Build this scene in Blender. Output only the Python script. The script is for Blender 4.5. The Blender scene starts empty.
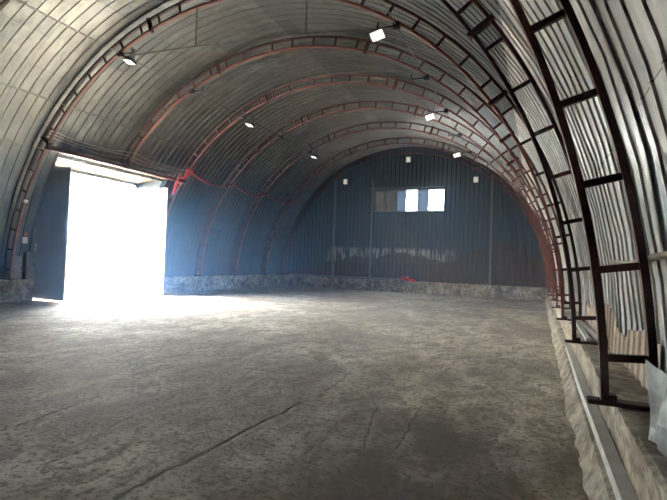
import bpy, bmesh, math, random
from mathutils import Vector, Matrix, noise as mnoise
random.seed(7)
C = bpy.context.scene.collection
PI = math.pi
R = math.radians

# ------------------------------------------------------------------ sizes
FL = 0.0                 # floor
CT = 0.68                # top of the concrete plinth
ZC = 0.553               # height of the centre of the arches
AI, BI = 7.572, 7.427    # inner chord of the trusses
DEP = 0.335              # depth of a truss
AS, BS = 8.02, 7.90      # sheeting
Y1, PIT = 3.793, 3.0     # first truss, spacing
YB, YF = 27.38, -6.5     # end walls
def YT(k): return Y1 + (k - 1) * PIT
def ell(a, b, deg, y=0.0):
    t = R(deg); return Vector((a * math.cos(t), y, ZC + b * math.sin(t)))

# ------------------------------------------------------------------ materials
class NT:
    def __init__(s, name):
        s.m = bpy.data.materials.new(name); s.m.use_nodes = True
        s.t = s.m.node_tree; s.b = s.t.nodes['Principled BSDF']; s.out = s.t.nodes['Material Output']
    def n(s, typ, **kw):
        x = s.t.nodes.new(typ)
        for k, v in kw.items():
            if k.startswith('i_'):
                k = k[2:]; x.inputs[int(k) if k.isdigit() else k.replace('_', ' ')].default_value = v
            else: setattr(x, k, v)
        return x
    def l(s, a, b): s.t.links.new(a, b)
    def math(s, op, a, b=None, c=None, clamp=False):
        x = s.t.nodes.new('ShaderNodeMath'); x.operation = op; x.use_clamp = clamp
        for i, v in enumerate((a, b, c)):
            if v is None: continue
            if isinstance(v, (int, float)): x.inputs[i].default_value = v
            else: s.l(v, x.inputs[i])
        return x.outputs[0]
    def mix(s, f, a, b, blend='MIX'):
        x = s.t.nodes.new('ShaderNodeMix'); x.data_type = 'RGBA'; x.blend_type = blend
        for sock, v in ((x.inputs[0], f), (x.inputs[6], a), (x.inputs[7], b)):
            if isinstance(v, (int, float)): sock.default_value = v
            elif isinstance(v, tuple): sock.default_value = (*v, 1)
            else: s.l(v, sock)
        return x.outputs[2]
    def ramp(s, f, pts):
        x = s.t.nodes.new('ShaderNodeValToRGB'); e = x.color_ramp.elements
        while len(e) < len(pts): e.new(0.5)
        for i, (p, c) in enumerate(pts):
            e[i].position = p; e[i].color = (*c, 1) if isinstance(c, tuple) else (c, c, c, 1)
        s.l(f, x.inputs[0]); return x.outputs[0]
    def noise(s, vec, scale, detail=4, rough=.55, dist=0.0):
        x = s.n('ShaderNodeTexNoise'); x.inputs['Scale'].default_value = scale
        x.inputs['Detail'].default_value = detail; x.inputs['Roughness'].default_value = rough
        x.inputs['Distortion'].default_value = dist
        s.l(vec, x.inputs['Vector']); return x.outputs['Fac']
    def mapp(s, vec, scale=(1, 1, 1), loc=(0, 0, 0)):
        x = s.n('ShaderNodeMapping'); x.inputs['Scale'].default_value = scale; x.inputs['Location'].default_value = loc
        s.l(vec, x.inputs['Vector']); return x.outputs[0]
    def bump(s, h, strength, dist=.02, prev=None):
        x = s.n('ShaderNodeBump'); x.inputs['Strength'].default_value = strength; x.inputs['Distance'].default_value = dist
        s.l(h, x.inputs['Height'])
        if prev is not None: s.l(prev, x.inputs['Normal'])
        return x.outputs[0]
    def pos(s): return s.n('ShaderNodeNewGeometry').outputs['Position']
    def uv(s): return s.n('ShaderNodeUVMap').outputs[0]
    def obj(s): return s.n('ShaderNodeTexCoord').outputs['Object']
    def setc(s, c):
        if isinstance(c, tuple): s.b.inputs['Base Color'].default_value = (*c, 1)
        else: s.l(c, s.b.inputs['Base Color'])
    def setr(s, r):
        if isinstance(r, (int, float)): s.b.inputs['Roughness'].default_value = r
        else: s.l(r, s.b.inputs['Roughness'])

def simple(name, col, rough=.6, metal=0.0, var=.25, scale=6.0, bump=.15):
    m = NT(name); p = m.obj(); f = m.noise(p, scale, 5)
    lo = tuple(c * (1 - var) for c in col); hi = tuple(min(1, c * (1 + var)) for c in col)
    m.setc(m.mix(m.ramp(f, [(.3, 0.0), (.7, 1.0)]), lo, hi))
    m.setr(rough); m.b.inputs['Metallic'].default_value = metal
    m.l(m.bump(m.noise(p, scale * 6, 3), bump, .01), m.b.inputs['Normal'])
    return m.m

def mat_sheet(name, base, cool, row=1.2, length=2.6, metal=.9, rough=.35, left_shade=False):
    # uv: u = metres round the arch, v = metres along the hall
    m = NT(name); uv = m.uv()
    br = m.n('ShaderNodeTexBrick'); br.offset = .37; br.inputs['Scale'].default_value = 1.0
    br.inputs['Mortar Size'].default_value = .006; br.inputs['Mortar Smooth'].default_value = .1
    br.inputs['Brick Width'].default_value = length; br.inputs['Row Height'].default_value = row
    br.inputs['Color1'].default_value = (0, 0, 0, 1); br.inputs['Color2'].default_value = (1, 1, 1, 1)
    br.inputs['Mortar'].default_value = (.5, .5, .5, 1); br.inputs['Bias'].default_value = 0
    m.l(uv, br.inputs['Vector'])
    tint = m.mix(br.outputs['Color'], base, cool)
    n1 = m.noise(uv, .55, 4); n2 = m.noise(m.mapp(uv, (1.2, 9, 1)), 1.0, 5)
    tint = m.mix(m.ramp(n1, [(.35, 0.0), (.68, .6)]), tint, tuple(c * .62 for c in base))
    n3 = m.noise(m.mapp(uv, (1.3, 2.6, 1)), 1.0, 3, .6, 1.0)
    tint = m.mix(m.ramp(n3, [(.52, 0.0), (.66, .55)]), tint, tuple(min(1, c * 1.75) for c in base))
    tint = m.mix(m.ramp(n2, [(.5, 0.0), (.8, .35)]), tint, (.19, .17, .145))
    tint = m.mix(m.math('MULTIPLY', br.outputs['Fac'], .75), tint, (.05, .05, .05))
    if left_shade:      # shade painted into the left side in dark blue-grey, higher in the last bays
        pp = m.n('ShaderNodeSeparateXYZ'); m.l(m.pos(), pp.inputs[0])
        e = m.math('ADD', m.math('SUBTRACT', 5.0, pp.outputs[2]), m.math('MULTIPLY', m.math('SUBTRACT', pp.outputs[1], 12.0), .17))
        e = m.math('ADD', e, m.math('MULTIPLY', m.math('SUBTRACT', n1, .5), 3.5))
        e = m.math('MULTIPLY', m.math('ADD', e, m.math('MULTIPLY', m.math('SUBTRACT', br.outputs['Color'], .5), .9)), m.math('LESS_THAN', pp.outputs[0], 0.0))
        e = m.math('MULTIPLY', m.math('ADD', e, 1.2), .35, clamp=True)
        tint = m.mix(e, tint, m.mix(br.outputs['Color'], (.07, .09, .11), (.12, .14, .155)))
    m.setc(tint)
    m.setr(m.math('ADD', m.math('MULTIPLY', n2, .22), rough - .1))
    m.b.inputs['Metallic'].default_value = metal
    dent = m.noise(m.mapp(uv, (1.6, 2.4, 1)), 1.0, 2, .5, .6)
    nb = m.bump(dent, .55, .045)
    nb = m.bump(br.outputs['Fac'], .5, .004, nb)
    nb = m.bump(m.noise(uv, 14, 3), .12, .01, nb)
    m.l(nb, m.b.inputs['Normal'])
    return m.m

def mat_concrete(name, dark=(.19, .17, .14), light=(.52, .49, .42)):
    m = NT(name); p = m.pos()
    f = m.noise(p, 1.6, 8, .65, .4); g = m.noise(p, 9, 6, .7)
    c = m.mix(m.ramp(f, [(.36, 0.0), (.62, 1.0)]), dark, light)
    c = m.mix(m.ramp(g, [(.42, .75), (.6, 0.0)]), c, tuple(v * .55 for v in dark))
    m.setc(c); m.setr(.95)
    h2 = m.noise(p, 3.3, 6, .7, .1); c2 = m.mix(m.ramp(h2, [(.48, 0.0), (.68, .6)]), c, tuple(min(1, v * 1.4) for v in light)); m.setc(c2)
    b = m.bump(g, .3, .015); b = m.bump(m.noise(p, 45, 3), .2, .005, b)
    m.l(b, m.b.inputs['Normal']); return m.m

def mat_floor():
    m = NT('hall_floor'); p = m.pos()
    wob = m.n('ShaderNodeTexNoise'); wob.inputs['Scale'].default_value = 2.2; wob.inputs['Detail'].default_value = 4
    m.l(p, wob.inputs['Vector'])
    off = m.n('ShaderNodeVectorMath', operation='MULTIPLY_ADD')
    m.l(wob.outputs['Color'], off.inputs[0]); off.inputs[1].default_value = (.16, .16, 0)
    off2 = m.n('ShaderNodeVectorMath', operation='SUBTRACT'); off2.inputs[1].default_value = (.08, .08, 0)
    m.l(p, off2.inputs[0]); m.l(off2.outputs[0], off.inputs[2])
    q = off.outputs[0]
    big = m.noise(p, .28, 5, .55, .5); mid = m.noise(m.mapp(p, (1.5, .8, 1)), 1.1, 7, .62, .6)
    fine = m.noise(p, 17, 6, .7); grain = m.noise(p, 70, 3, .6)
    c = m.mix(m.ramp(mid, [(.33, 0.0), (.66, 1.0)]), (.36, .315, .24), (.76, .70, .58))
    c = m.mix(m.ramp(big, [(.4, .55), (.58, 0.0)]), c, (.22, .185, .135))
    patch = m.noise(m.mapp(p, (1, .6, 1)), 4.5, 6, .7, .8)
    c = m.mix(m.ramp(patch, [(.42, .7), (.52, 0.0)]), c, (.24, .205, .155))
    c = m.mix(m.ramp(fine, [(.38, .85), (.50, 0.0)]), c, (.12, .10, .075))
    c = m.mix(m.ramp(fine, [(.6, 0.0), (.78, .45)]), c, (.60, .56, .48))
    # damp brown dirt trodden in along the right-hand side
    sx = m.n('ShaderNodeSeparateXYZ'); m.l(q, sx.inputs[0])
    d1 = m.math('MULTIPLY', m.math('SUBTRACT', sx.outputs[0], 6.5), .62)
    d2 = m.math('MULTIPLY', m.math('SUBTRACT', sx.outputs[1], 3.2), .33)
    dd = m.math('ADD', m.math('MULTIPLY', d1, d1), m.math('MULTIPLY', d2, d2))
    dd = m.math('ADD', dd, m.math('MULTIPLY', m.math('SUBTRACT', mid, .5), 2.2))
    c = m.mix(m.ramp(dd, [(0.05, .8), (.95, 0.0)]), c, (.12, .092, .064))
    # scored grooves
    segs = [((4.69, 2.38), (4.76, 4.93), .030), ((3.59, 3.31), (3.5, 3.98), .012), ((3.5, 3.98), (3.81, 4.42), .012),
            ((3.81, 4.42), (4.02, 4.68), .010), ((4.19, 3.8), (4.47, 4.31), .014), ((3.81, 2.5), (3.81, 2.89), .012),
            ((4.78, 4.49), (5.65, 4.56), .010), ((3.28, 6.03), (4.05, 6.07), .022), ((6.08, 4.12), (5.99, 5.47), .009),
            ((5.81, 3.97), (5.56, 5.18), .009), ((4.84, 5.21), (4.66, 6.68), .009), ((5.05, 2.82), (5.59, 3.51), .010),
            ((1.2, 4.6), (2.6, 6.4), .014), ((2.0, 7.6), (4.2, 7.2), .014), ((-1.5, 8.0), (1.8, 9.6), .016),
            ((4.3, 9.0), (6.6, 9.5), .014), ((5.4, 7.2), (6.3, 6.6), .010), ((2.9, 2.6), (2.7, 4.0), .012)]
    acc = None
    for (a, b, w) in segs:
        A = m.n('ShaderNodeVectorMath', operation='SUBTRACT'); m.l(q, A.inputs[0]); A.inputs[1].default_value = (*a, 0)
        ba = (b[0] - a[0], b[1] - a[1], 0); L2 = ba[0] ** 2 + ba[1] ** 2
        D = m.n('ShaderNodeVectorMath', operation='DOT_PRODUCT'); m.l(A.outputs[0], D.inputs[0]); D.inputs[1].default_value = (ba[0] / L2, ba[1] / L2, 0)
        h = m.math('ADD', D.outputs['Value'], 0.0, clamp=True)
        S = m.n('ShaderNodeVectorMath', operation='SCALE'); S.inputs[0].default_value = ba; m.l(h, S.inputs['Scale'])
        E = m.n('ShaderNodeVectorMath', operation='SUBTRACT'); m.l(A.outputs[0], E.inputs[0]); m.l(S.outputs[0], E.inputs[1])
        F = m.n('ShaderNodeVectorMath', operation='MULTIPLY'); m.l(E.outputs[0], F.inputs[0]); F.inputs[1].default_value = (1, 1, 0)
        G = m.n('ShaderNodeVectorMath', operation='LENGTH'); m.l(F.outputs[0], G.inputs[0])
        v = m.math('SUBTRACT', 1.0, m.math('DIVIDE', G.outputs['Value'], w * 1.25), clamp=True)
        acc = v if acc is None else m.math('MAXIMUM', acc, v)
    vor = m.n('ShaderNodeTexVoronoi', feature='DISTANCE_TO_EDGE'); vor.inputs['Scale'].default_value = .55
    m.l(q, vor.inputs['Vector'])
    cr = m.math('MULTIPLY', m.ramp(vor.outputs['Distance'], [(0.0, 1.0), (.007, 0.0)]), m.ramp(mid, [(.5, 0.0), (.6, .5)]))
    acc2 = m.math('MAXIMUM', acc, cr)
    c = m.mix(m.math('MULTIPLY', acc2, .85, clamp=True), c, (.08, .065, .05))
    m.setc(c)
    m.setr(m.ramp(mid, [(.3, .78), (.7, .92)])); m.b.inputs['Specular IOR Level'].default_value = .22
    b = m.bump(mid, .6, .05); b = m.bump(fine, .9, .022, b); b = m.bump(grain, .5, .006, b)
    inv = m.math('SUBTRACT', 1.0, acc2); b = m.bump(inv, .8, .015, b)
    m.l(b, m.b.inputs['Normal']); return m.m

def mat_end():
    m = NT('end_sheeting'); p = m.pos()
    s = m.n('ShaderNodeSeparateXYZ'); m.l(p, s.inputs[0]); x, z = s.outputs[0], s.outputs[2]
    base = m.mix(m.noise(m.mapp(p, (4, 1, .4)), 1, 4), (.042, .066, .086), (.08, .112, .132))
    # tide mark left by a heap of grain
    fc = m.n('ShaderNodeFloatCurve'); cv = fc.mapping.curves[0]
    pts = [(-8, .9), (-6.67, 1.15), (-4.36, 1.6), (-2.94, 2.07), (-1.99, 1.98), (-.48, 2.32), (1.28, 2.13), (2.41, 1.94), (3.75, 2.54), (4.69, 2.8), (5.09, 3.16), (6.1, 2.86), (7.0, 2.25), (8, 1.8)]
    pts = [((a + 8) / 16, b / 4) for a, b in pts]
    cv.points[0].location = pts[0]; cv.points[-1].location = pts[-1]
    for a in pts[1:-1]: cv.points.new(*a)
    fc.mapping.update()
    m.l(m.math('DIVIDE', m.math('ADD', x, 8.0), 16.0), fc.inputs['Value'])
    hgt = m.math('MULTIPLY', fc.outputs[0], 4.0)
    nz = m.math('MULTIPLY', m.math('SUBTRACT', m.noise(p, 3, 5), .5), .45)
    dz = m.math('ADD', m.math('SUBTRACT', hgt, z), nz)
    dirt = m.mix(m.noise(m.mapp(p, (3, 1, 1)), 1.5, 6), (.06, .042, .032), (.12, .095, .075))
    # bare scratched paint just above the mark
    st = m.noise(m.mapp(p, (13, 1, 1.1)), 1.0, 4, .7)
    band = m.math('MULTIPLY', m.ramp(m.math('SUBTRACT', z, 1.6), [(0.0, 0.0), (.15, 1.0), (.8, 1.0), (1.0, 0.0)]),
                  m.ramp(m.math('DIVIDE', m.math('ADD', x, 8.0), 16.0), [(.18, 0.0), (.24, 1.0), (.62, .8), (.7, 0.0)]))
    base = m.mix(m.math('MULTIPLY', band, m.ramp(st, [(.47, 0.0), (.6, .95)])), base, (.62, .62, .57))
    rust = m.ramp(m.noise(p, .7, 5), [(.62, 0.0), (.75, .6)])
    base = m.mix(rust, base, (.14, .085, .07))
    m.setc(m.mix(m.ramp(dz, [(0.0, 0.0), (.12, .9)]), base, dirt))
    m.setr(.5); m.b.inputs['Metallic'].default_value = .15
    m.l(m.bump(m.noise(m.mapp(p, (2, 1, 1)), 1.4, 3), .4, .04), m.b.inputs['Normal']); return m.m

def mat_steel():
    m = NT('red_oxide_steel'); p = m.pos(); f = m.noise(p, 3.2, 5)
    m.setc(m.mix(m.ramp(f, [(.3, 0.0), (.7, 1.0)]), (.036, .008, .0065), (.085, .020, .015)))
    m.setr(.55); m.l(m.bump(m.noise(p, 40, 3), .2, .004), m.b.inputs['Normal']); return m.m

def mat_steel2(name='lit_red_oxide_steel', k=1.0):  # lighter copies of the truss red, light on chords and far trusses painted in
    m = NT(name); p = m.pos(); f = m.noise(p, 3.2, 5)
    m.setc(m.mix(m.ramp(f, [(.3, 0.0), (.7, 1.0)]), (.16 * k, .048 * k, .034 * k), (.30 * k, .11 * k, .08 * k)))
    m.setr(.55); m.l(m.bump(m.noise(p, 40, 3), .2, .004), m.b.inputs['Normal']); return m.m

def mat_glow(name, col, power):
    m = NT(name); m.setc(col); m.setr(.3)
    m.b.inputs['Emission Color'].default_value = (*col, 1); m.b.inputs['Emission Strength'].default_value = power; return m.m

def mat_film(name, col, trans):
    m = NT(name); t = m.n('ShaderNodeBsdfTransparent'); d = m.n('ShaderNodeBsdfTranslucent'); d.inputs[0].default_value = (*col, 1)
    g = m.n('ShaderNodeBsdfDiffuse'); g.inputs[0].default_value = (*col, 1)
    a = m.n('ShaderNodeMixShader'); a.inputs[0].default_value = .5; m.l(d.outputs[0], a.inputs[1]); m.l(g.outputs[0], a.inputs[2])
    f = m.noise(m.obj(), 4, 4)
    b = m.n('ShaderNodeMixShader'); m.l(m.math('MULTIPLY', m.ramp(f, [(.3, .6), (.7, 1.0)]), trans), b.inputs[0])
    m.l(a.outputs[0], b.inputs[1]); m.l(t.outputs[0], b.inputs[2]); m.l(b.outputs[0], m.out.inputs[0]); return m.m

M = dict(
    sheet=mat_sheet('galvanised_sheeting', (.225, .24, .24), (.34, .345, .33), left_shade=True),
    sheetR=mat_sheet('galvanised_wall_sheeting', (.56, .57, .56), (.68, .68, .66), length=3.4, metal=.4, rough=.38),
    floor=mat_floor(), conc=mat_concrete('rough_concrete'),
    rubble=mat_concrete('crumbled_concrete', (.20, .17, .125), (.40, .355, .28)),
    sand=mat_concrete('sandy_ledge', (.22, .19, .145), (.55, .49, .39)),
    end=mat_end(), steel=mat_steel(), steel2=mat_steel2(), steel3=mat_steel2('half_lit_red_oxide_steel', .55),
    galv=simple('bent_grey_sheet', (.17, .19, .20), .5, .3, .4, 9),
    grey=simple('grey_painted_steel', (.20, .24, .27), .5, .2),
    white=simple('white_painted_steel', (.40, .40, .39), .5, 0, .06),
    wood=simple('weathered_plank', (.40, .36, .29), .85, 0, .3, 9, .4),
    batten=simple('pale_grey_rail', (.50, .50, .48), .6, .1, .15),
    wire=simple('steel_wire', (.20, .19, .18), .5, .5),
    pale=simple('pale_cable', (.55, .55, .52), .6),
    red=simple('red_plastic', (.72, .03, .04), .45, 0, .1),
    black=simple('black_plastic', (.02, .02, .02), .6),
    box=simple('grey_box_paint', (.16, .18, .20), .5, .1),
    lens=mat_glow('floodlight_lens', (1, .98, .9), .45),
    paper=simple('white_card', (.8, .8, .78), .7, 0, .05),
    dirtyglass=mat_film('dirty_grey_film', (.07, .068, .065), .0),
    milky=mat_film('milky_blue_film', (.10, .12, .145), .0),
    glass=mat_film('thin_clear_sheet', (.8, .8, .8), .95),
    ground=simple('sunlit_ground', (.285, .268, .24), .95, 0, .12, .6),
    fence=simple('dark_weathered_fence', (.014, .009, .007), .9), soffit=simple('rusty_soffit_sheet', (.11, .085, .055), .7, .2, .5, 2.5), lamp=mat_glow('pale_lamp', (1, .97, .9), .12),
    leaf=simple('blue_grey_gate_paint', (.42, .46, .48), .5, .1, .08, 2),
    cream=simple('cream_render', (.6, .58, .54), .9, 0, .06, 1),
)

# ------------------------------------------------------------------ building helpers
def link(name, bm, mat, parent=None, smooth=False):
    me = bpy.data.meshes.new(name); bm.normal_update(); bm.to_mesh(me); bm.free()
    o = bpy.data.objects.new(name, me); C.objects.link(o); me.materials.append(mat)
    if parent: o.parent = parent
    if smooth:
        for q in me.polygons: q.use_smooth = True
    return o
def tag(o, label, cat, group=None, kind=None):
    o['label'] = label; o['category'] = cat
    if group: o['group'] = group
    if kind: o['kind'] = kind
    return o
def struct(o, label, cat): return tag(o, label, cat, None, 'structure')
def empty(name, loc, label, cat, group=None, kind=None):
    o = bpy.data.objects.new(name, None); C.objects.link(o); o.location = loc; o.empty_display_size = .2
    return tag(o, label, cat, group, kind)
def box(bm, c, s, rot=None):
    mt = Matrix.Translation(Vector(c)) @ (rot.to_4x4() if rot else Matrix.Identity(4)) @ Matrix.Diagonal((*s, 1))
    bmesh.ops.create_cube(bm, size=1, matrix=mt)
def bevel(bm, w=.006):
    bmesh.ops.bevel(bm, geom=bm.edges[:], offset=w, segments=1, affect='EDGES', profile=.5)
def bar(bm, a, b, w, h=None, up=Vector((0, 1, 0))):
    a, b = Vector(a), Vector(b); d = (b - a); L = d.length; x = d.normalized()
    y = up - x * up.dot(x); y.normalize(); z = x.cross(y)
    rot = Matrix((x, y, z)).transposed()
    box(bm, (a + b) / 2, (L, w, h or w), rot)
def tube(bm, pts, r, n=6):
    pts = [Vector(p) for p in pts]; rings = []
    for i, p in enumerate(pts):
        t = (pts[min(i + 1, len(pts) - 1)] - pts[max(i - 1, 0)]).normalized()
        u = Vector((0, 0, 1)) if abs(t.z) < .9 else Vector((1, 0, 0))
        a = t.cross(u).normalized(); b = t.cross(a)
        rings.append([bm.verts.new(p + (a * math.cos(2 * PI * k / n) + b * math.sin(2 * PI * k / n)) * r) for k in range(n)])
    for i in range(len(rings) - 1):
        for k in range(n):
            bm.faces.new((rings[i][k], rings[i][(k + 1) % n], rings[i + 1][(k + 1) % n], rings[i + 1][k]))
    bm.faces.new(rings[0][::-1]); bm.faces.new(rings[-1])
def sag(a, b, s, n=10):
    a, b = Vector(a), Vector(b)
    return [a.lerp(b, i / n) - Vector((0, 0, s * 4 * (i / n) * (1 - i / n))) for i in range(n + 1)]
def cyl(bm, c, r, h, axis='Z', n=16):
    rot = {'Z': Matrix.Identity(4), 'X': Matrix.Rotation(PI / 2, 4, 'Y'), 'Y': Matrix.Rotation(PI / 2, 4, 'X')}[axis]
    bmesh.ops.create_cone(bm, cap_ends=True, segments=n, radius1=r, radius2=r, depth=h, matrix=Matrix.Translation(Vector(c)) @ rot)

# ------------------------------------------------------------------ corrugated sheeting round the arch
PROF = [(0, 0), (.238, 0), (.244, -.024), (.277, -.024)]     # along y: flat pan, then a narrow rib
PP = .285
def sheeting(name, d0, d1, y0, y1, mat, step=3.0, hk=.72):
    allv = [(YF - PP + k * PP + a, dr * hk) for k in range(int((YB - YF) / PP) + 4) for a, dr in PROF]   # ribs run on from sheet to sheet
    def at(y):
        for (ya, da), (yb, db) in zip(allv[:-1], allv[1:]):
            if ya <= y <= yb: return da + (db - da) * (y - ya) / (yb - ya)
        return 0
    ys = [(y0, at(y0))] + [v for v in allv if y0 + 1e-3 < v[0] < y1 - 1e-3] + [(y1, at(y1))]
    n = max(2, int(round((d1 - d0) / step))); bm = bmesh.new(); uvl = bm.loops.layers.uv.new('UVMap')
    rnd = random.Random(3); grid = []
    for i in range(n + 1):
        d = d0 + (d1 - d0) * i / n; row = []
        for (yy, dr) in ys:
            w = .006 * math.sin(d * .9 + yy * 2.1) + .005 * math.sin(yy * 5.3 - d * .35)
            row.append(bm.verts.new(ell(AS + dr + w, BS + dr + w, d, yy)))
        grid.append(row)
    arc = lambda i: R(d0 + (d1 - d0) * i / n) * 7.95
    for i in range(n):
        for j in range(len(ys) - 1):
            f = bm.faces.new((grid[i][j], grid[i + 1][j], grid[i + 1][j + 1], grid[i][j + 1])); f.smooth = True
            for lp, (a, b) in zip(f.loops, ((i, j), (i + 1, j), (i + 1, j + 1), (i, j + 1))):
                lp[uvl].uv = (arc(a), ys[b][0])
    for i in range(n):
        for j in range(len(ys)):
            e = bm.edges.get((grid[i][j], grid[i + 1][j]))
            if e: e.smooth = False
    me = bpy.data.meshes.new(name); bm.to_mesh(me); bm.free(); me.materials.append(mat)
    o = bpy.data.objects.new(name, me); C.objects.link(o); return o

GY0, GY1 = 10.62, 15.22        # gate bay
DC = 149.4                     # where the roof sheeting meets the gate bay
A_W = 34.6
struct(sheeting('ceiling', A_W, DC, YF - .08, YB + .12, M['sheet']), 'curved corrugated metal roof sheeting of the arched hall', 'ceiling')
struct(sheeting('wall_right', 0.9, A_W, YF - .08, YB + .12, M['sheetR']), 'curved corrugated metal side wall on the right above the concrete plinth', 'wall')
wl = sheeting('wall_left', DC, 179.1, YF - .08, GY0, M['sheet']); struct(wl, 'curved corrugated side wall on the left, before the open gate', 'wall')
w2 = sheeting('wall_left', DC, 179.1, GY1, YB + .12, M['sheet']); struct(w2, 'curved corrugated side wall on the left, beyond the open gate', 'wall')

# ------------------------------------------------------------------ floor and plinths
bm = bmesh.new(); box(bm, (0, (YF + YB) / 2, -.1), (18, YB - YF + 1.0, .2))
struct(link('floor', bm, M['floor']), 'worn dusty concrete floor of the hall scored with grooves', 'floor')

def lumpy(pts_fn, y0, y1, dy, amp, seed, name, mat):
    # a long concrete body: section points lofted along y, jittered
    rnd = random.Random(seed); bm = bmesh.new(); rows = []; y = y0
    n = int((y1 - y0) / dy)
    for i in range(n + 1):
        y = y0 + (y1 - y0) * i / n
        row = []
        for (x, z, a) in pts_fn:
            row.append(bm.verts.new((x + rnd.uniform(-1, 1) * amp * a, y, z + rnd.uniform(-1, 1) * amp * a)))
        rows.append(row)
    for i in range(n):
        for j in range(len(rows[0]) - 1):
            bm.faces.new((rows[i][j], rows[i][j + 1], rows[i + 1][j + 1], rows[i + 1][j]))
    bm.faces.new(rows[0][::-1]); bm.faces.new(rows[-1])
    bmesh.ops.recalc_face_normals(bm, faces=bm.faces)
    return link(name, bm, mat)
def plinth_pts(s):
    return [(s * x, z, a) for x, z, a in ((7.70, -.02, 0), (7.715, .2, .8), (7.70, .42, .8), (7.675, .6, .7), (7.665, .672, .5), (7.69, .683, .3), (7.8, .682, .4), (8.0, .68, .4), (8.3, .68, .2), (8.45, .5, 0), (8.45, -.02, 0))]
struct(lumpy(plinth_pts(1), YF, YB + .1, .22, .016, 1, 'baseboard_right', M['sand']), 'rough concrete plinth under the right wall and its truss feet', 'plinth')
struct(lumpy(plinth_pts(-1), YF, GY0 - .02, .22, .016, 2, 'baseboard_left', M['conc']), 'rough concrete plinth under the left wall before the gate', 'plinth')
struct(lumpy(plinth_pts(-1), GY1 + .02, YB + .1, .22, .016, 3, 'baseboard_left', M['conc']), 'rough concrete plinth under the left wall beyond the gate', 'plinth')
# back plinth, two pours with an open joint between
for a, b, sd, lab in ((-7.68, .03, 4, 'left pour of the concrete plinth along the end wall'), (.07, 7.68, 5, 'right pour of the concrete plinth along the end wall')):
    rnd = random.Random(sd); bm = bmesh.new(); n = 40; rows = []
    sec = [(27.0, -.02, 0), (27.0, .25, 1), (27.01, .5, 1), (27.03, .655, .7), (27.07, .675, .3), (27.55, .68, 0), (27.55, -.02, 0)]
    for i in range(n + 1):
        x = a + (b - a) * i / n
        rows.append([bm.verts.new((x, y + rnd.uniform(-1, 1) * .02 * k, z + rnd.uniform(-1, 1) * .015 * k)) for y, z, k in sec])
    for i in range(n):
        for j in range(len(sec) - 1): bm.faces.new((rows[i][j], rows[i + 1][j], rows[i + 1][j + 1], rows[i][j + 1]))
    bm.faces.new(rows[0]); bm.faces.new(rows[-1][::-1]); bmesh.ops.recalc_face_normals(bm, faces=bm.faces)
    struct(link('baseboard_back', bm, M['conc']), lab, 'plinth')
# crumbled footing along the right plinth
rnd = random.Random(11); bm = bmesh.new(); rows = []; n = 900
for i in range(n + 1):
    y = YF + (YB - .4 - YF) * i / n
    w = .05 * mnoise.noise((y * .9, 3, 0)) + .03 * mnoise.noise((y * 3.1, 7, 0)) + .012 * mnoise.noise((y * 9, 9, 0))
    top = .20 + .03 * mnoise.noise((y * 1.3, 1, 0)) + .02 * mnoise.noise((y * 6, 2, 0))
    rows.append([bm.verts.new(v) for v in ((7.50 + w, y, -.01), (7.535 + w, y, .035 + rnd.uniform(0, .012)), (7.575 + w * .5, y, .1 + rnd.uniform(-.008, .01)), (7.60, y, top * .9), (7.64, y, top + rnd.uniform(-.006, .006)), (7.72, y, top + .03), (7.72, y, -.01))])
for i in range(n):
    for j in range(6): bm.faces.new((rows[i][j], rows[i + 1][j], rows[i + 1][j + 1], rows[i][j + 1]))
bmesh.ops.recalc_face_normals(bm, faces=bm.faces)
struct(link('trim_1', bm, M['rubble']), 'crumbled concrete footing between the floor and the right plinth', 'footing')

# ------------------------------------------------------------------ end walls
def endwall(name, y, sgn, mat, hole=None):
    bm = bmesh.new(); P = [(0, 0), (.17, 0), (.19, .028), (.225, .028)]; pit = .25
    xs = []; k = 0; x0 = -8.1
    while x0 + k * pit < 8.1:
        for a, d in P: xs.append((x0 + k * pit + a, d))
        k += 1
    xs = [q for q in xs if q[0] < 8.12] + [(8.12, 0)]
    if hole:
        for hx in (hole[0], hole[1]): xs.append((hx, 0))
        xs = sorted(set(xs))
    def strip(a, b, z0a, z1a, z0b, z1b):
        if z1a - z0a < .01 and z1b - z0b < .01: return
        v = [bm.verts.new((a[0], y + sgn * a[1], z0a)), bm.verts.new((b[0], y + sgn * b[1], z0b)), bm.verts.new((b[0], y + sgn * b[1], z1b)), bm.verts.new((a[0], y + sgn * a[1], z1a))]
        bm.faces.new(v if sgn > 0 else v[::-1])
    top = lambda x: ZC + (BS + .08) * math.sqrt(max(0, 1 - (x / (AS + .10)) ** 2))
    for a, b in zip(xs[:-1], xs[1:]):
        mid = (a[0] + b[0]) / 2; ta, tb = max(top(a[0]), CT), max(top(b[0]), CT)
        if hole and hole[0] < mid < hole[1]:
            strip(a, b, 0.0, hole[2], 0.0, hole[2]); strip(a, b, hole[3], ta, hole[3], tb)
        else: strip(a, b, 0.0, ta, 0.0, tb)
    return link(name, bm, mat)
WX0, WX1, WZ0, WZ1 = -1.86, 2.22, 4.70, 5.92
struct(endwall('wall_back', YB, 1, M['end'], (WX0, WX1, WZ0, WZ1)), 'end wall of dark blue-grey corrugated sheets with a brown grain tide mark', 'wall')
struct(endwall('wall_front', YF, -1, M['end']), 'corrugated end wall behind the camera', 'wall')
bm = bmesh.new()
for px in (-4.4, -2.0, 4.78): box(bm, (px, YB - .06, (CT + 6.6) / 2), (.10, .07, 6.6 - CT))
box(bm, (-3.6, YB - .10, CT + .06), (7.4, .08, .08)); box(bm, (0, YB - .05, 6.05), (4.3, .05, .07))
struct(link('trim_2', bm, M['grey']), 'dark steel rails and posts framing the end wall', 'frame')

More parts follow.
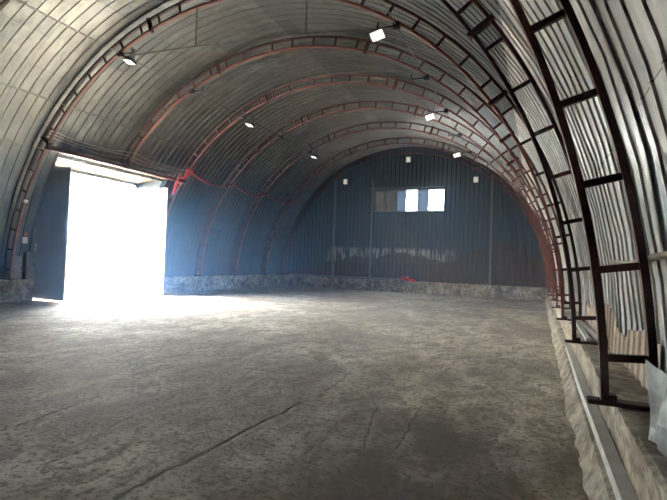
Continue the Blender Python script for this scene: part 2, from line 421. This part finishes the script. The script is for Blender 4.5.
# window in the end wall
win = empty('window_1', (0, YB - .04, 0), 'long high window in the end wall with six panes, two of them blazing white', 'window', None, 'structure')
def wpart(nm, c, s, mat, bev=0):
    b = bmesh.new(); box(b, c, s)
    return link(nm, b, mat, win)
b = bmesh.new(); cx = (WX0 + WX1) / 2
box(b, (cx, 0, WZ1), (WX1 - WX0 + .12, .09, .06)); box(b, (cx, 0, WZ0), (WX1 - WX0 + .12, .09, .06))
cuts = [WX0, -1.21, -.55, .02, .72, 1.32, WX1]
for q in cuts: box(b, (q, 0, (WZ0 + WZ1) / 2), (.06, .085, WZ1 - WZ0))
link('window_frame', b, M['grey'], win)
for i, mt in enumerate(('dirtyglass', 'dirtyglass', 'milky', 'glass', 'milky', 'glass')):
    a, c_ = cuts[i] + .03, cuts[i + 1] - .03
    wpart('window_pane', ((a + c_) / 2, .01, (WZ0 + WZ1) / 2), (c_ - a, .008, WZ1 - WZ0 - .06), M[mt])

# ------------------------------------------------------------------ trusses
struts_r = [3.4, 8.0, 12.6, 17.2, 21.9, 27.0, 32.3, 37.6, 42.6, 47.6, 52.7, 57.8, 63.0, 68.5, 73.2, 78.4, 83.7]
STR = struts_r + [88.9] + [180 - a for a in struts_r[::-1]]
STR = [a if a != 96.3 else 94.1 for a in STR]
SPL = [34.7, 70.8, 109.2, 145.3]
def chord_bm(a, b, d0, d1, w, t, flange=True):
    bm = bmesh.new(); n = max(4, int((d1 - d0) / 1.6)); rows = []
    for i in range(n + 1):
        d = d0 + (d1 - d0) * i / n
        p = ell(a, b, d); nr = Vector((math.cos(R(d)) / a, 0, math.sin(R(d)) / b)).normalized()
        rows.append([bm.verts.new(p + nr * u + Vector((0, v, 0))) for u, v in ((0, -w / 2), (0, w / 2), (t, w / 2), (t, -w / 2))])
    for i in range(n):
        for j in range(4): bm.faces.new((rows[i][j], rows[i + 1][j], rows[i + 1][(j + 1) % 4], rows[i][(j + 1) % 4]))
    bm.faces.new(rows[0]); bm.faces.new(rows[-1][::-1]); bmesh.ops.recalc_face_normals(bm, faces=bm.faces); return bm
CW, CTK = .075, .05
def member_mesh(nm, w, h, L):
    bm = bmesh.new(); box(bm, (L / 2, 0, 0), (L, w, h)); bevel(bm, .004)
    me = bpy.data.meshes.new(nm); bm.to_mesh(me); bm.free(); me.materials.append(M['steel']); return me
me_strut = member_mesh('web_strut', .05, .05, DEP - .03)
me_spl = member_mesh('splice_plate', .12, .075, DEP + .07)
def child_at(nm, me, root, deg, start):
    o = bpy.data.objects.new(nm, me); C.objects.link(o); o.parent = root
    p = ell(AI + start, BI + start, deg); nr = Vector((math.cos(R(deg)) / AI, 0, math.sin(R(deg)) / BI)).normalized()
    o.location = p; o.rotation_euler = (0, -math.atan2(nr.z, nr.x), 0); return o
def make_truss(d_end=179.0, me=None):
    root = bpy.data.objects.new('roof_truss', None); C.objects.link(root)
    if me is None:
        me = (chord_bm(AI, BI, 1.0, d_end, CW, CTK), chord_bm(AI + DEP - CTK, BI + DEP - CTK, 1.0, d_end, CW, CTK))
    link('bottom_chord', me[0], M['steel'], root); link('top_chord', me[1], M['steel'], root)
    for a in STR:
        if a < d_end - 1: child_at('web_strut', me_strut, root, a, .02)
    for a in SPL:
        if a < d_end - 1:
            child_at('splice_plate', me_spl, root, a, -.04)
    for s in ((1, -1) if d_end > 170 else (1,)):
        b = bmesh.new(); box(b, (s * 7.72, 0, CT + .018), (.46, .11, .03)); box(b, (s * 7.62, 0, CT + .05), (.09, .09, .05)); bevel(b, .003)
        link('base_plate', b, M['steel'], root)
    return root
def copy_tree(o, parent=None):
    c = o.copy(); C.objects.link(c)
    if parent: c.parent = parent
    for ch in list(o.children): copy_tree(ch, c)
    return c
full = make_truss()
chord2 = [c for c in full.children if c.name.startswith('bottom_chord')][0].data.copy(); chord2.materials[0] = M['steel2']
where = {1: 'nearest arched lattice truss, crossing the top right corner in front of the right wall',
         2: 'second arched truss from the camera, its left half cutting the top left corner',
         3: 'third arched truss, carrying the straight tie rod, its left foot just before the gate',
         4: 'fourth arched truss, cut short on the left above the open gate',
         5: 'fifth arched truss, just beyond the gate, with red cable wound round its left side',
         6: 'sixth arched truss, first one beyond the red cable coil',
         7: 'seventh arched truss, third from the end wall, with small floodlights on both sides',
         8: 'eighth arched truss, last but one before the end wall',
         9: 'last arched truss, standing close against the end wall'}
def recol(me):
    q = me.copy(); q.materials[0] = M['steel3']; return q
far = {'web_strut': recol(me_strut), 'splice_plate': recol(me_spl), 'top_chord': recol([c for c in full.children if c.name.startswith('top_chord')][0].data)}
for k in range(1, 10):
    if k == 4: t = make_truss(146.6)
    else: t = full if k == 1 else copy_tree(full)
    t.location = (0, YT(k) if k < 9 else 27.08, 0)
    if k > 3:
        for ch in t.children:
            n_ = ch.name.split('.')[0]
            if n_ in far and k != 4: ch.data = far[n_]
            elif n_ in ('web_strut', 'splice_plate'): ch.data = far[n_]
            elif k == 4 and n_ == 'top_chord': ch.data.materials[0] = M['steel3']
    if k > 2:
        for ch in t.children:
            if ch.name.startswith('bottom_chord'):
                ch.data = chord2 if k != 4 else ch.data
                if k == 4: ch.data.materials[0] = M['steel2']
    tag(t, where[k], 'truss', 'arched lattice trusses of the hall')

# header beam over the gate, on the trusses before and beyond it
HBX, HBZ = -6.22, 4.66
hb = empty('header_beam', (HBX, (YT(3) + YT(5)) / 2, HBZ), 'rust-red steel channel beam spanning above the open gate between two trusses', 'beam')
b = bmesh.new(); box(b, (0, 0, 0), (.05, 6.1, .13)); box(b, (-.03, 0, .06), (.09, 6.1, .012)); box(b, (-.03, 0, -.06), (.09, 6.1, .012)); link('channel', b, M['steel'], hb)
b = bmesh.new(); bar(b, (.03, -.28, .05), (.06, -.02, .30), .05); bar(b, (.03, .0, .0), (.06, -.02, .34), .06); box(b, (.035, -.1, .02), (.02, .36, .2)); link('bracket', b, M['steel'], hb)

# ------------------------------------------------------------------ gate bay (dormer)
GX = -8.22
bm = bmesh.new(); uvl = bm.loops.layers.uv.new('UVMap'); n = int((GY1 - GY0) / .26)
ys = []
for k in range(n + 1):
    y = GY0 - .03 + k * (GY1 - GY0 + .06) / n
    ys += [(y, 0), (y + .17, 0), (y + .19, .03), (y + .235, .03)] if k < n else [(y, 0)]
r0 = [bm.verts.new((-6.30, y, 4.735 + d)) for y, d in ys]; r1 = [bm.verts.new((GX - .12, y, 4.50 + d)) for y, d in ys]
for j in range(len(ys) - 1):
    f = bm.faces.new((r0[j], r0[j + 1], r1[j + 1], r1[j]))
    for lp, u in zip(f.loops, ((0, ys[j][0]), (0, ys[j + 1][0]), (2, ys[j + 1][0]), (2, ys[j][0]))): lp[uvl].uv = u
struct(link('trim_3', bm, M['soffit']), 'small corrugated soffit over the open gate, lit from below', 'soffit')
def cheek(y):
    bm = bmesh.new(); pts = [Vector((GX, y, 0)), Vector((GX, y, 4.52))]
    for i in range(15):
        d = 148.6 + (179.1 - 148.6) * i / 14; pts.append(ell(AS - .0, BS - .0, d, y))
    pts.append(Vector((-7.98, y, 0)))
    vs = [bm.verts.new(p) for p in pts]; f = bm.faces.new(vs)
    r = bmesh.ops.extrude_face_region(bm, geom=[f]); bmesh.ops.translate(bm, verts=[v for v in r['geom'] if isinstance(v, bmesh.types.BMVert)], vec=(0, .03, 0))
    bmesh.ops.recalc_face_normals(bm, faces=bm.faces); return bm
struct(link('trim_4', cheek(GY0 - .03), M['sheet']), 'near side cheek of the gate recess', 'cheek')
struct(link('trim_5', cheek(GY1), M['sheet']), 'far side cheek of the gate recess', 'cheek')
# gate frame
OY0, OY1, OZ = 10.78, 15.06, 4.42
bm = bmesh.new()
box(bm, (GX + .05, (GY0 + OY0) / 2, OZ / 2 + .04), (.12, OY0 - GY0, OZ + .08)); box(bm, (GX + .05, (GY1 + OY1) / 2, OZ / 2 + .04), (.12, GY1 - OY1, OZ + .08))
box(bm, (GX + .05, (GY0 + GY1) / 2, OZ + .06), (.12, GY1 - GY0, .12))
struct(link('door_1', bm, M['grey']), 'grey steel frame round the wide gate opening', 'gate frame')

def leaf(hinge, ang, w, mat, label, z0=.045, flip=1):
    root = empty('gate_leaf', hinge, label, 'gate', 'leaves of the open gate'); root.rotation_euler.z = R(ang)
    H = 4.30 - z0
    b = bmesh.new(); box(b, (w / 2, 0, z0 + H / 2), (w, .02, H)); link('panel', b, mat, root)
    b = bmesh.new()
    for xx in (.04, w - .04): box(b, (xx, 0, z0 + H / 2), (.08, .06, H))
    for zz in (z0 + .04, z0 + H - .04): box(b, (w / 2, 0, zz), (w - .16, .06, .08))
    link('edge_frame', b, mat, root)
    for zz in (.7, 2.2, 3.8):
        b = bmesh.new(); cyl(b, (-.01, 0, zz), .022, .16); link('hinge', b, M['grey'], root)
    b = bmesh.new(); box(b, (w - .22, flip * .04, 1.35), (.03, .03, .9)); box(b, (w - .26, flip * .05, 1.78), (.10, .03, .03)); link('bolt_handle', b, M['black'], root)
    return root
leaf((GX + .10, 10.80, 0), 1, 1.54, M['leaf'], 'shaded grey leaf of the open gate, swung in at the side nearer the camera', flip=1)
leaf((GX + .14, 15.02, 0), 4, 1.58, M['white'], 'sunlit white leaf of the open gate, swung in at the far side', z0=.06, flip=-1)
# narrow folded leaf at the far jamb
root = empty('folding_panel', (GX + .0, 14.72, 0), 'narrow rusty-edged folding panel standing at the far gate jamb', 'gate panel')
b = bmesh.new(); box(b, (-.25, 0, 2.2), (.5, .03, 4.2)); link('panel', b, M['grey'], root)
b = bmesh.new(); box(b, (.02, 0, 2.2), (.05, .05, 4.2)); link('edge_frame', b, M['fence'], root)

# ------------------------------------------------------------------ long rods / cables on the trusses
def rod(deg, r, y0, y1, name, label, cat, mat='wire', rad=.012, off=-.03, group=None):
    bm = bmesh.new(); n = 40
    tube(bm, [ell(AI + off, BI + off, deg, y0 + (y1 - y0) * i / n) for i in range(n + 1)], rad, 5)
    return tag(link(name, bm, M[mat]), label, cat, group)
rod(118.0, 0, YF + .1, 26.95, 'wire_cable', 'straight taut cable running below the trusses on the left, through the left-hand floodlights', 'cable')
rod(55.6, 0, YF + .1, 26.95, 'wire_cable', 'straight taut cable running below the trusses on the right, through the right-hand floodlights', 'cable')
rod(135.3, 0, YF + .1, 15.9, 'tie_rod', 'thin rod along the left trusses, midway between the gate beam and the left cable', 'rod', rad=.016, off=-.01)
rod(147.0, 0, YF + .1, YT(3), 'tie_rod', 'low thin rod on the left, meeting the truss before the gate at beam height', 'rod', rad=.016, off=-.01)

# tie with hangers on truss 3
tie = empty('truss_tie', (0, YT(3), 0), 'straight cross tie rod hung below the third truss by two vertical hangers', 'rod')
PL, PR = ell(AI - .12, BI - .12, 118.2), ell(AI - .1, BI - .1, 55.6)
mid1, mid2 = Vector((-1.0, 0, 6.26 + CT)), Vector((2.13, 0, 6.10 + CT))
b = bmesh.new(); tube(b, [PL, mid1, mid2, PR], .017, 6); link('tie_rod', b, M['wire'], tie)
for q in (mid1, mid2):
    top = ZC + BI * math.sqrt(1 - (q.x / AI) ** 2)
    b = bmesh.new(); bar(b, (q.x, 0, q.z - .02), (q.x, 0, top + .02), .025); link('hanger', b, M['wire'], tie)

# brackets and floodlights
def bracket(k, deg, side, label):
    p = ell(AI, BI, deg, YT(k))
    root = empty('cable_bracket', p, label, 'bracket', 'cable brackets under the trusses')
    b = bmesh.new(); box(b, (-side * .0, 0, -.04), (.14, .1, .12)); link('clamp', b, M['black'], root)
    b = bmesh.new(); bar(b, (0, 0, -.04), (-side * .42, 0, -.05), .025); bar(b, (-side * .42, 0, -.05), (-side * .42, 0, .10), .02); link('arm', b, M['black'], root)
    return root
BL = {(3, 1): 'bracket at the right end of the cross tie, holding the brightest floodlight', (4, 1): 'cable bracket without a lamp on the right of the fourth truss',
      (5, 1): 'cable bracket on the right of the fifth truss', (6, 1): 'cable bracket on the right of the sixth truss', (7, 1): 'cable bracket on the right of the seventh truss', (8, 1): 'cable bracket on the right of the eighth truss',
      (3, -1): 'bracket at the left end of the cross tie', (4, -1): 'cable bracket on the left of the truss that ends over the gate', (5, -1): 'cable bracket on the left of the fifth truss',
      (6, -1): 'cable bracket on the left of the sixth truss', (7, -1): 'cable bracket on the left of the seventh truss'}
for (k, s), lab in BL.items(): bracket(k, 55.6 if s > 0 else 118.0, s, lab)
FLOODS = [(3, -1, -3.2, 6.17, 'white floodlight hanging at the left end of the cross tie'), (3, 1, 3.86, 5.84, 'white floodlight hanging at the right end of the cross tie, largest in view'),
          (5, -1, -3.22, 6.10, 'small floodlight hanging from the left side of the fifth truss'), (5, 1, 3.76, 5.84, 'small floodlight hanging from the right side of the fifth truss'),
          (7, -1, -3.31, 6.16, 'tiny floodlight on the left of the seventh truss'), (7, 1, 3.72, 5.90, 'tiny floodlight on the right, just above the dark end wall')]
def flood_parts(root):
    b = bmesh.new(); box(b, (0, 0, .03), (.30, .23, .05)); bevel(b, .008)
    for i in range(7): box(b, (-.12 + i * .04, 0, .065), (.012, .2, .03))
    link('housing', b, M['black'], root)
    b = bmesh.new(); box(b, (0, 0, -.004), (.27, .20, .02)); link('lens', b, M['lens'], root)
    b = bmesh.new(); tube(b, [(-.15, .0, .05), (-.02, 0, .30), (.02, 0, .30), (.15, 0, .05)], .010, 5); tube(b, [(0, 0, .28), (0, 0, .40)], .012, 5); link('yoke', b, M['black'], root)
first = None
for k, s, x, z, lab in FLOODS:
    loc = (x, YT(k) - .02, z + CT - .04)
    if first is None: first = root = empty('floodlight', loc, lab, 'light', 'floodlights under the trusses'); flood_parts(root)
    else: root = copy_tree(first); root.location = loc; root['label'] = lab
    root.rotation_euler = (R(-30 if s > 0 else -12), R(-14 * s), 0)
# floodlights on the end wall
for x, z, lab in ((-3.74, 6.50, 'pale lamp high on the end wall, to the left of the window'), (.12, 7.66, 'pale lamp at the top of the end wall, above the window'), (3.92, 6.38, 'pale lamp on the end wall, to the right of the window')):
    root = empty('wall_light', (x, YB - .14, z), lab, 'light', 'lamps on the end wall')
    b = bmesh.new(); box(b, (0, 0, 0), (.25, .07, .32)); bevel(b, .01); link('housing', b, M['paper'], root)
    b = bmesh.new(); box(b, (0, -.04, 0), (.20, .012, .26)); link('lens', b, M['lamp'], root)
    b = bmesh.new(); tube(b, [(0, .04, -.08), (0, .10, -.02), (0, .14, -.02)], .012, 5); tube(b, [(0, .04, .08), (0, .14, .10)], .012, 5); link('bracket', b, M['wire'], root)

# ------------------------------------------------------------------ cables by the gate
def wavy(deg0, y0, y1, amp, ph, off):
    pts = []; n = 40
    for i in range(n + 1):
        t = i / n; y = y0 + (y1 - y0) * t
        d = deg0 + amp * math.sin(t * 9 + ph) + amp * .5 * math.sin(t * 21 + ph * 2) + .9 * math.sin(PI * ((y - YT(3)) % PIT) / PIT)
        pts.append(ell(AI + off, BI + off, d, y))
    return pts
for d, am, ph, off, lab in ((143.2, .2, .3, .02, 'uppermost of the loose pale cables sagging above the gate beam'), (144.2, .2, 1.9, .06, 'middle one of the loose pale cables sagging above the gate beam'), (145.2, .2, 3.6, .10, 'lowest of the loose pale cables sagging above the gate beam')):
    b = bmesh.new(); tube(b, wavy(d - 1.1, YT(3) - .1, YT(5) + .1, am, ph, off), .012, 5); tag(link('loose_cable', b, M['pale']), lab, 'cable', 'loose cables above the gate')
rc = lambda k, d=142.4: ell(AI - .06, BI - .06, d, YT(k))
pts = []
for k in (5, 6, 7): pts += sag(rc(k), rc(k + 1), .30, 12)[:-1]
pts.append(rc(8)); pts += [ell(AI - .03, BI - .03, 142.8, YT(8) + .5), ell(AI + .05, BI + .05, 143.6, YT(8) + 1.1)]
b = bmesh.new(); tube(b, pts, .022, 6); tag(link('red_cable', b, M['red']), 'red cable swagged from truss to truss along the dark left wall', 'cable')
p0 = rc(5)
b = bmesh.new()
tube(b, [p0 + Vector(v) for v in ((.03, .05, .04), (.0, -.18, .04), (.0, -.28, -.04), (.0, -.33, -.28), (.0, -.50, -.36), (.0, -.74, -.38), (.0, -.80, -.62), (.0, -.88, -.85), (-.0, -.98, -1.05))], .032, 6)
tube(b, [p0 + Vector(v) for v in ((.03, -.2, .06), (.03, -.05, .10), (.03, .06, .02), (.02, -.1, -.1), (.0, -.26, -.25))], .026, 6)
tag(link('red_hose', b, M['red']), 'loose red hose end looped round the fifth truss and dangling beside the gate', 'hose')

# ------------------------------------------------------------------ things on and by the right plinth
b = bmesh.new(); n = 24
for i in range(n):
    ya, yb = 1.2 + 7.9 * i / n, 1.2 + 7.9 * (i + 1) / n
    f = lambda y: Vector((7.652 + .006 * math.sin(y * .9), y, .30 + .006 * math.sin(y * 1.7)))
    bar(b, f(ya), f(yb), .085, .085, up=Vector((1, 0, 0)))
tag(link('square_rail', b, M['batten']), 'long pale square rail lying on the footing along the right plinth', 'rail')
b = bmesh.new(); n = 16
for i in range(n):
    g = lambda t: Vector((7.868 + .006 * math.sin(t * 9), 2.6 + 3.1 * t, CT + 1.0 + .02 * math.sin(t * 7)))
    bar(b, g(i / n), g((i + 1) / n), .075, .028, up=Vector((1, 0, 0)))
tag(link('wooden_plank', b, M['wood']), 'thin weathered plank resting on a strut of the nearest truss against the right wall', 'plank')
for x0, x1, y0, y1, lab in ((7.77, 7.80, 7.0, 9.7, 'long pale board lying on the right plinth, nearer the hall'), (7.90, 7.86, 6.95, 9.5, 'long pale board lying on the right plinth, nearer the wall')):
    b = bmesh.new(); bar(b, (x0, y0, CT + .028), (x1, y1, CT + .030), .06, .035, up=Vector((1, 0, 0))); bevel(b, .003)
    tag(link('board', b, M['batten']), lab, 'board', 'boards lying on the right plinth')
b = bmesh.new(); box(b, (7.95, 6.72, CT + .05), (.10, .16, .08), Matrix.Rotation(.4, 3, 'Z')); box(b, (7.97, 6.74, CT + .105), (.06, .09, .03), Matrix.Rotation(.1, 3, 'Z')); bevel(b, .008)
tag(link('black_block', b, M['black']), 'small black block on the plinth at the foot of the second truss', 'block')
# bent loose sheet at the far right edge
b = bmesh.new(); cols = [(7.722, 3.30, 0), (7.735, 3.16, 0), (7.75, 2.97, 0), (7.735, 2.94, 0), (7.765, 2.80, 0), (7.775, 2.6, 0), (7.79, 2.3, 0)]
tops = [1.085, 1.07, 1.06, 1.06, 1.09, 1.10, 1.08]; gr = []
for j, ((x, y, w), tz) in enumerate(zip(cols, tops)):
    col = []
    for i in range(7):
        t = i / 6; z = CT + .012 + (tz - CT - .012) * t
        yy = y - (.22 * (1 - t) if j == 0 else (.12 * (1 - t) if j == 1 else 0))
        col.append(b.verts.new((x + .03 * t + .012 * math.sin(5 * t + j), yy, z)))
    gr.append(col)
for j in range(len(cols) - 1):
    for i in range(6): b.faces.new((gr[j][i], gr[j + 1][i], gr[j + 1][i + 1], gr[j][i + 1]))
o = link('metal_sheet', b, M['galv']); md = o.modifiers.new('thick', 'SOLIDIFY'); md.thickness = .004
tag(o, 'bent grey metal offcut standing on the plinth at the right edge, nearer than any truss', 'metal sheet')
# lower dented brownish sheets behind the near truss
b = bmesh.new(); k = 0; y = 4.1; prev = None
top = lambda y: CT + .02 + max(.06, .95 - .0 * y - (.42 if y < 5 else .2) * 0)
sheets_y = []
while y < 9.6:
    sheets_y += [(y, 0), (y + .17, 0), (y + .19, -.03), (y + .235, -.03)]; y += .26
for (yy, d) in sheets_y:
    tz = CT + .33 + .07 * math.sin(yy * 2.0) + (.10 if int(yy / .9) % 2 else 0)
    x0 = 7.985 + d * .6
    cur = (b.verts.new((x0 - .02, yy, CT + .0)), b.verts.new((x0 - .015, yy, CT + .15)), b.verts.new((x0 - .008, yy, tz)))
    if prev:
        for q in range(2): b.faces.new((prev[q], cur[q], cur[q + 1], prev[q + 1]))
    prev = cur
o = link('trim_6', b, simple('brown_stained_sheet', (.36, .29, .23), .6, .2, .3, 3)); o.modifiers.new('thick', 'SOLIDIFY').thickness = .003
struct(o, 'ragged brown-stained skirting sheets at the bottom of the right wall', 'skirting')
# loose lumps on plinth
rnd = random.Random(5)
def rock(c, r, mat, seed):
    b = bmesh.new(); bmesh.ops.create_icosphere(b, subdivisions=2, radius=r); q = random.Random(seed)
    sx, sy, sz = q.uniform(.8, 1.3), q.uniform(.8, 1.3), q.uniform(.45, .7)
    for v in b.verts: v.co = Vector((v.co.x * sx, v.co.y * sy, v.co.z * sz)) * q.uniform(.8, 1.15)
    o = link('stone', b, mat); o.location = c; return o
for i, (x, y, r, lab) in enumerate(((7.80, 3.55, .03, 'small stone on the plinth just behind the bent metal offcut'), (7.40, 4.9, .028, 'lone pebble on the floor in front of the crumbled footing'))):
    o = rock((x, y, (CT if x > 7.6 else 0) + r * .5), r, M['rubble'], i); tag(o, lab, 'stone')

# ------------------------------------------------------------------ left side, before the gate
px = -7.62
def cab(name, y, w, z0, z1, lab, mat):
    root = empty(name, (px - .12, y, z0), lab, 'electrical box')
    b = bmesh.new(); box(b, (0, 0, (z1 - z0) / 2), (.2, w, z1 - z0)); bevel(b, .008); link('housing', b, M[mat], root)
    b = bmesh.new(); box(b, (.105, 0, (z1 - z0) / 2), (.012, w - .05, z1 - z0 - .06)); dr = link('door', b, M[mat], root)
    b = bmesh.new(); box(b, (.12, w / 2 - .06, (z1 - z0) / 2), (.02, .02, .08)); link('latch', b, M['black'], dr)
    return root
cab('electrical_box', 10.02, .27, CT + .005, CT + .73, 'shorter dark electrical box on the left plinth below the white card', 'box')
cab('electrical_box', 10.42, .30, CT + .005, CT + .87, 'taller dark electrical box on the left plinth beside the gate', 'box')
b = bmesh.new(); box(b, (-7.50, 10.10, CT + 1.23), (.012, .17, .2))
b2 = link('notice_card', b, M['paper']); tag(b2, 'blank white card on the wall above the electrical boxes', 'card')
b = bmesh.new(); box(b, (-7.50, 10.12, CT + 1.42), (.012, .15, .11)); tag(link('red_plate', b, simple('faded_red', (.35, .10, .10), .6)), 'faded red plate above the white card', 'plate')
b = bmesh.new(); tube(b, [(-7.55, 10.1, CT + 1.55), (-7.56, 10.1, CT + .74)], .014, 6); tag(link('conduit', b, M['wire']), 'thin conduit dropping behind the card to the shorter electrical box', 'conduit')
b = bmesh.new(); tube(b, [(-7.60, 10.55, CT + 1.15), (-7.60, 10.50, CT + .88)], .02, 6); tag(link('conduit', b, M['pale']), 'short pale conduit rising from the taller electrical box', 'conduit')
root = empty('spotlight', (-7.0, YT(3) - .06, CT + 2.38), 'small white spotlight clamped low on the left of the third truss', 'light')
b = bmesh.new(); cyl(b, (0, -.03, 0), .05, .12, 'Y', 14); link('housing', b, M['paper'], root); b = bmesh.new(); tube(b, [(-.0, .0, .03), (-.06, .04, .06)], .012, 5); link('bracket', b, M['wire'], root)

# red thing on the back plinth
root = empty('red_bar', (.42, 26.98, CT + .09), 'short red plastic bar leaning on the end plinth below the window, with a pale knob', 'bar')
b = bmesh.new(); box(b, (0, 0, .0), (.82, .05, .15), Matrix.Rotation(R(9), 3, 'Y')); bevel(b, .012); link('body', b, M['red'], root)
b = bmesh.new(); box(b, (-.05, -.01, .13), (.09, .05, .09)); bevel(b, .01); link('knob', b, M['pale'], root)
b = bmesh.new(); box(b, (-.14, -.04, -.03), (.07, .03, .09)); link('clip', b, M['black'], root)

# ------------------------------------------------------------------ outside
def gquad(name, x0, x1, y0, y1, z, mat):
    bm = bmesh.new(); bm.faces.new([bm.verts.new(v) for v in ((x0, y0, z), (x1, y0, z), (x1, y1, z), (x0, y1, z))]); return link(name, bm, mat)
struct(gquad('ground', -160, 160, -160, 200, -.06, M['ground']), 'pale sunlit yard outside the gate', 'ground')
fn = empty('fence', (-46, 40, 0), 'low pale fence far across the yard, seen through the gate', 'fence')
b = bmesh.new(); box(b, (0, 0, .92), (.15, 34, .36)); box(b, (0, 0, .45), (.1, 34, .08)); link('rail', b, M['fence'], fn)
mp = None
for i in range(13):
    if mp is None:
        b = bmesh.new(); box(b, (0, 0, 0), (.25, .7, 1.05)); mp = link('post', b, M['fence'], fn); q = mp
    else: q = mp.copy(); C.objects.link(q)
    q.location = (.05, -16.5 + i * 2.75, .47)
bd = empty('shed', (-62, 46, 0), 'long low pale building far beyond the fence', 'building')
b = bmesh.new(); box(b, (0, 0, 1.4), (8, 30, 2.8)); link('wall', b, M['cream'], bd)
b = bmesh.new(); box(b, (0, 0, 2.95), (9, 31, .25)); link('roof', b, M['fence'], bd)

# ------------------------------------------------------------------ bluish haze added to imitate veiling glare, densest by the gate
bm = bmesh.new(); n = 36
for yy in (YF + .02, YB - .02):
    ring = [bm.verts.new(ell(AS - .06, BS - .06, 176 * i / n + 2, yy)) for i in range(n + 1)]
    ring += [bm.verts.new((-7.95, yy, .005)), bm.verts.new((7.95, yy, .005))]
    bm.faces.new(ring)
bm.verts.ensure_lookup_table(); m_ = n + 3
for i in range(m_): bm.faces.new((bm.verts[i], bm.verts[(i + 1) % m_], bm.verts[m_ + (i + 1) % m_], bm.verts[m_ + i]))
bmesh.ops.recalc_face_normals(bm, faces=bm.faces)
hm = NT('glare_haze'); hm.t.nodes.remove(hm.b)
v = hm.n('ShaderNodeVolumeScatter'); v.inputs['Color'].default_value = (.30, .55, 1, 1); v.inputs['Density'].default_value = .013; v.inputs['Anisotropy'].default_value = .35
hp = hm.n('ShaderNodeSeparateXYZ'); hm.l(hm.pos(), hp.inputs[0])
gx = hm.math('DIVIDE', hm.math('ADD', hp.outputs[0], 7.5), 4.0); gy = hm.math('DIVIDE', hm.math('SUBTRACT', hp.outputs[1], 11.0), 4.5)
ge = hm.math('EXPONENT', hm.math('MULTIPLY', hm.math('ADD', hm.math('MULTIPLY', gx, gx), hm.math('MULTIPLY', gy, gy)), -1.0))
hm.l(hm.math('MULTIPLY_ADD', ge, .030, .005), v.inputs['Density'])
hm.l(v.outputs[0], hm.out.inputs['Volume'])
tag(link('glare_haze', bm, hm.m), 'thin bluish haze added in the hall to imitate glare from the gate', 'haze', None, 'stuff')

# ------------------------------------------------------------------ light: sky and sun through the gate and the window
w = bpy.data.worlds.new('World'); bpy.context.scene.world = w; w.use_nodes = True
nt = w.node_tree; bg = nt.nodes['Background']
sk = nt.nodes.new('ShaderNodeTexSky'); sk.sky_type = 'NISHITA'; sk.sun_disc = False
sk.sun_elevation = R(76); sk.sun_rotation = R(-120); sk.air_density = 1.2; sk.dust_density = 3.5; sk.ozone_density = 1.0
hs = nt.nodes.new('ShaderNodeHueSaturation'); hs.inputs['Saturation'].default_value = .4
nt.links.new(sk.outputs[0], hs.inputs['Color']); nt.links.new(hs.outputs[0], bg.inputs[0]); bg.inputs[1].default_value = 5.0
sd = bpy.data.lights.new('sun', 'SUN'); sd.energy = 14; sd.angle = R(.6); sd.color = (1, .94, .84)
so = bpy.data.objects.new('sun', sd); C.objects.link(so)
dirn = Vector((-math.cos(R(76)) * math.cos(R(28)), -math.cos(R(76)) * math.sin(R(28)), math.sin(R(76))))
so.rotation_euler = dirn.to_track_quat('Z', 'Y').to_euler(); so.location = (-20, 0, 30)

# ------------------------------------------------------------------ camera
cam = bpy.data.cameras.new('camera'); cam.sensor_width = 36; cam.lens = 484.7116 * 36 / 667; cam.clip_start = .05; cam.clip_end = 600
co = bpy.data.objects.new('camera', cam); C.objects.link(co)
yaw, pit, rol = .4002, .0256, .037
f = Vector((-math.sin(yaw) * math.cos(pit), math.cos(yaw) * math.cos(pit), math.sin(pit)))
r = Vector((math.cos(yaw), math.sin(yaw), 0)); u = r.cross(f)
r2 = r * math.cos(rol) + u * math.sin(rol); u2 = -r * math.sin(rol) + u * math.cos(rol)
mt = Matrix((r2, u2, -f)).transposed().to_4x4(); mt.translation = Vector((7.158, 0, .8967 + .6793)); co.matrix_world = mt
sc = bpy.context.scene; sc.camera = co
sc.view_settings.view_transform = 'Standard'; sc.view_settings.look = 'None'; sc.view_settings.gamma = 1
sc.view_settings.exposure = 2.3
sc.cycles.use_denoising = True
sc.cycles.sample_clamp_indirect = 10; sc.cycles.max_bounces = 10; sc.cycles.diffuse_bounces = 6; sc.cycles.transparent_max_bounces = 8; sc.cycles.caustics_reflective = False
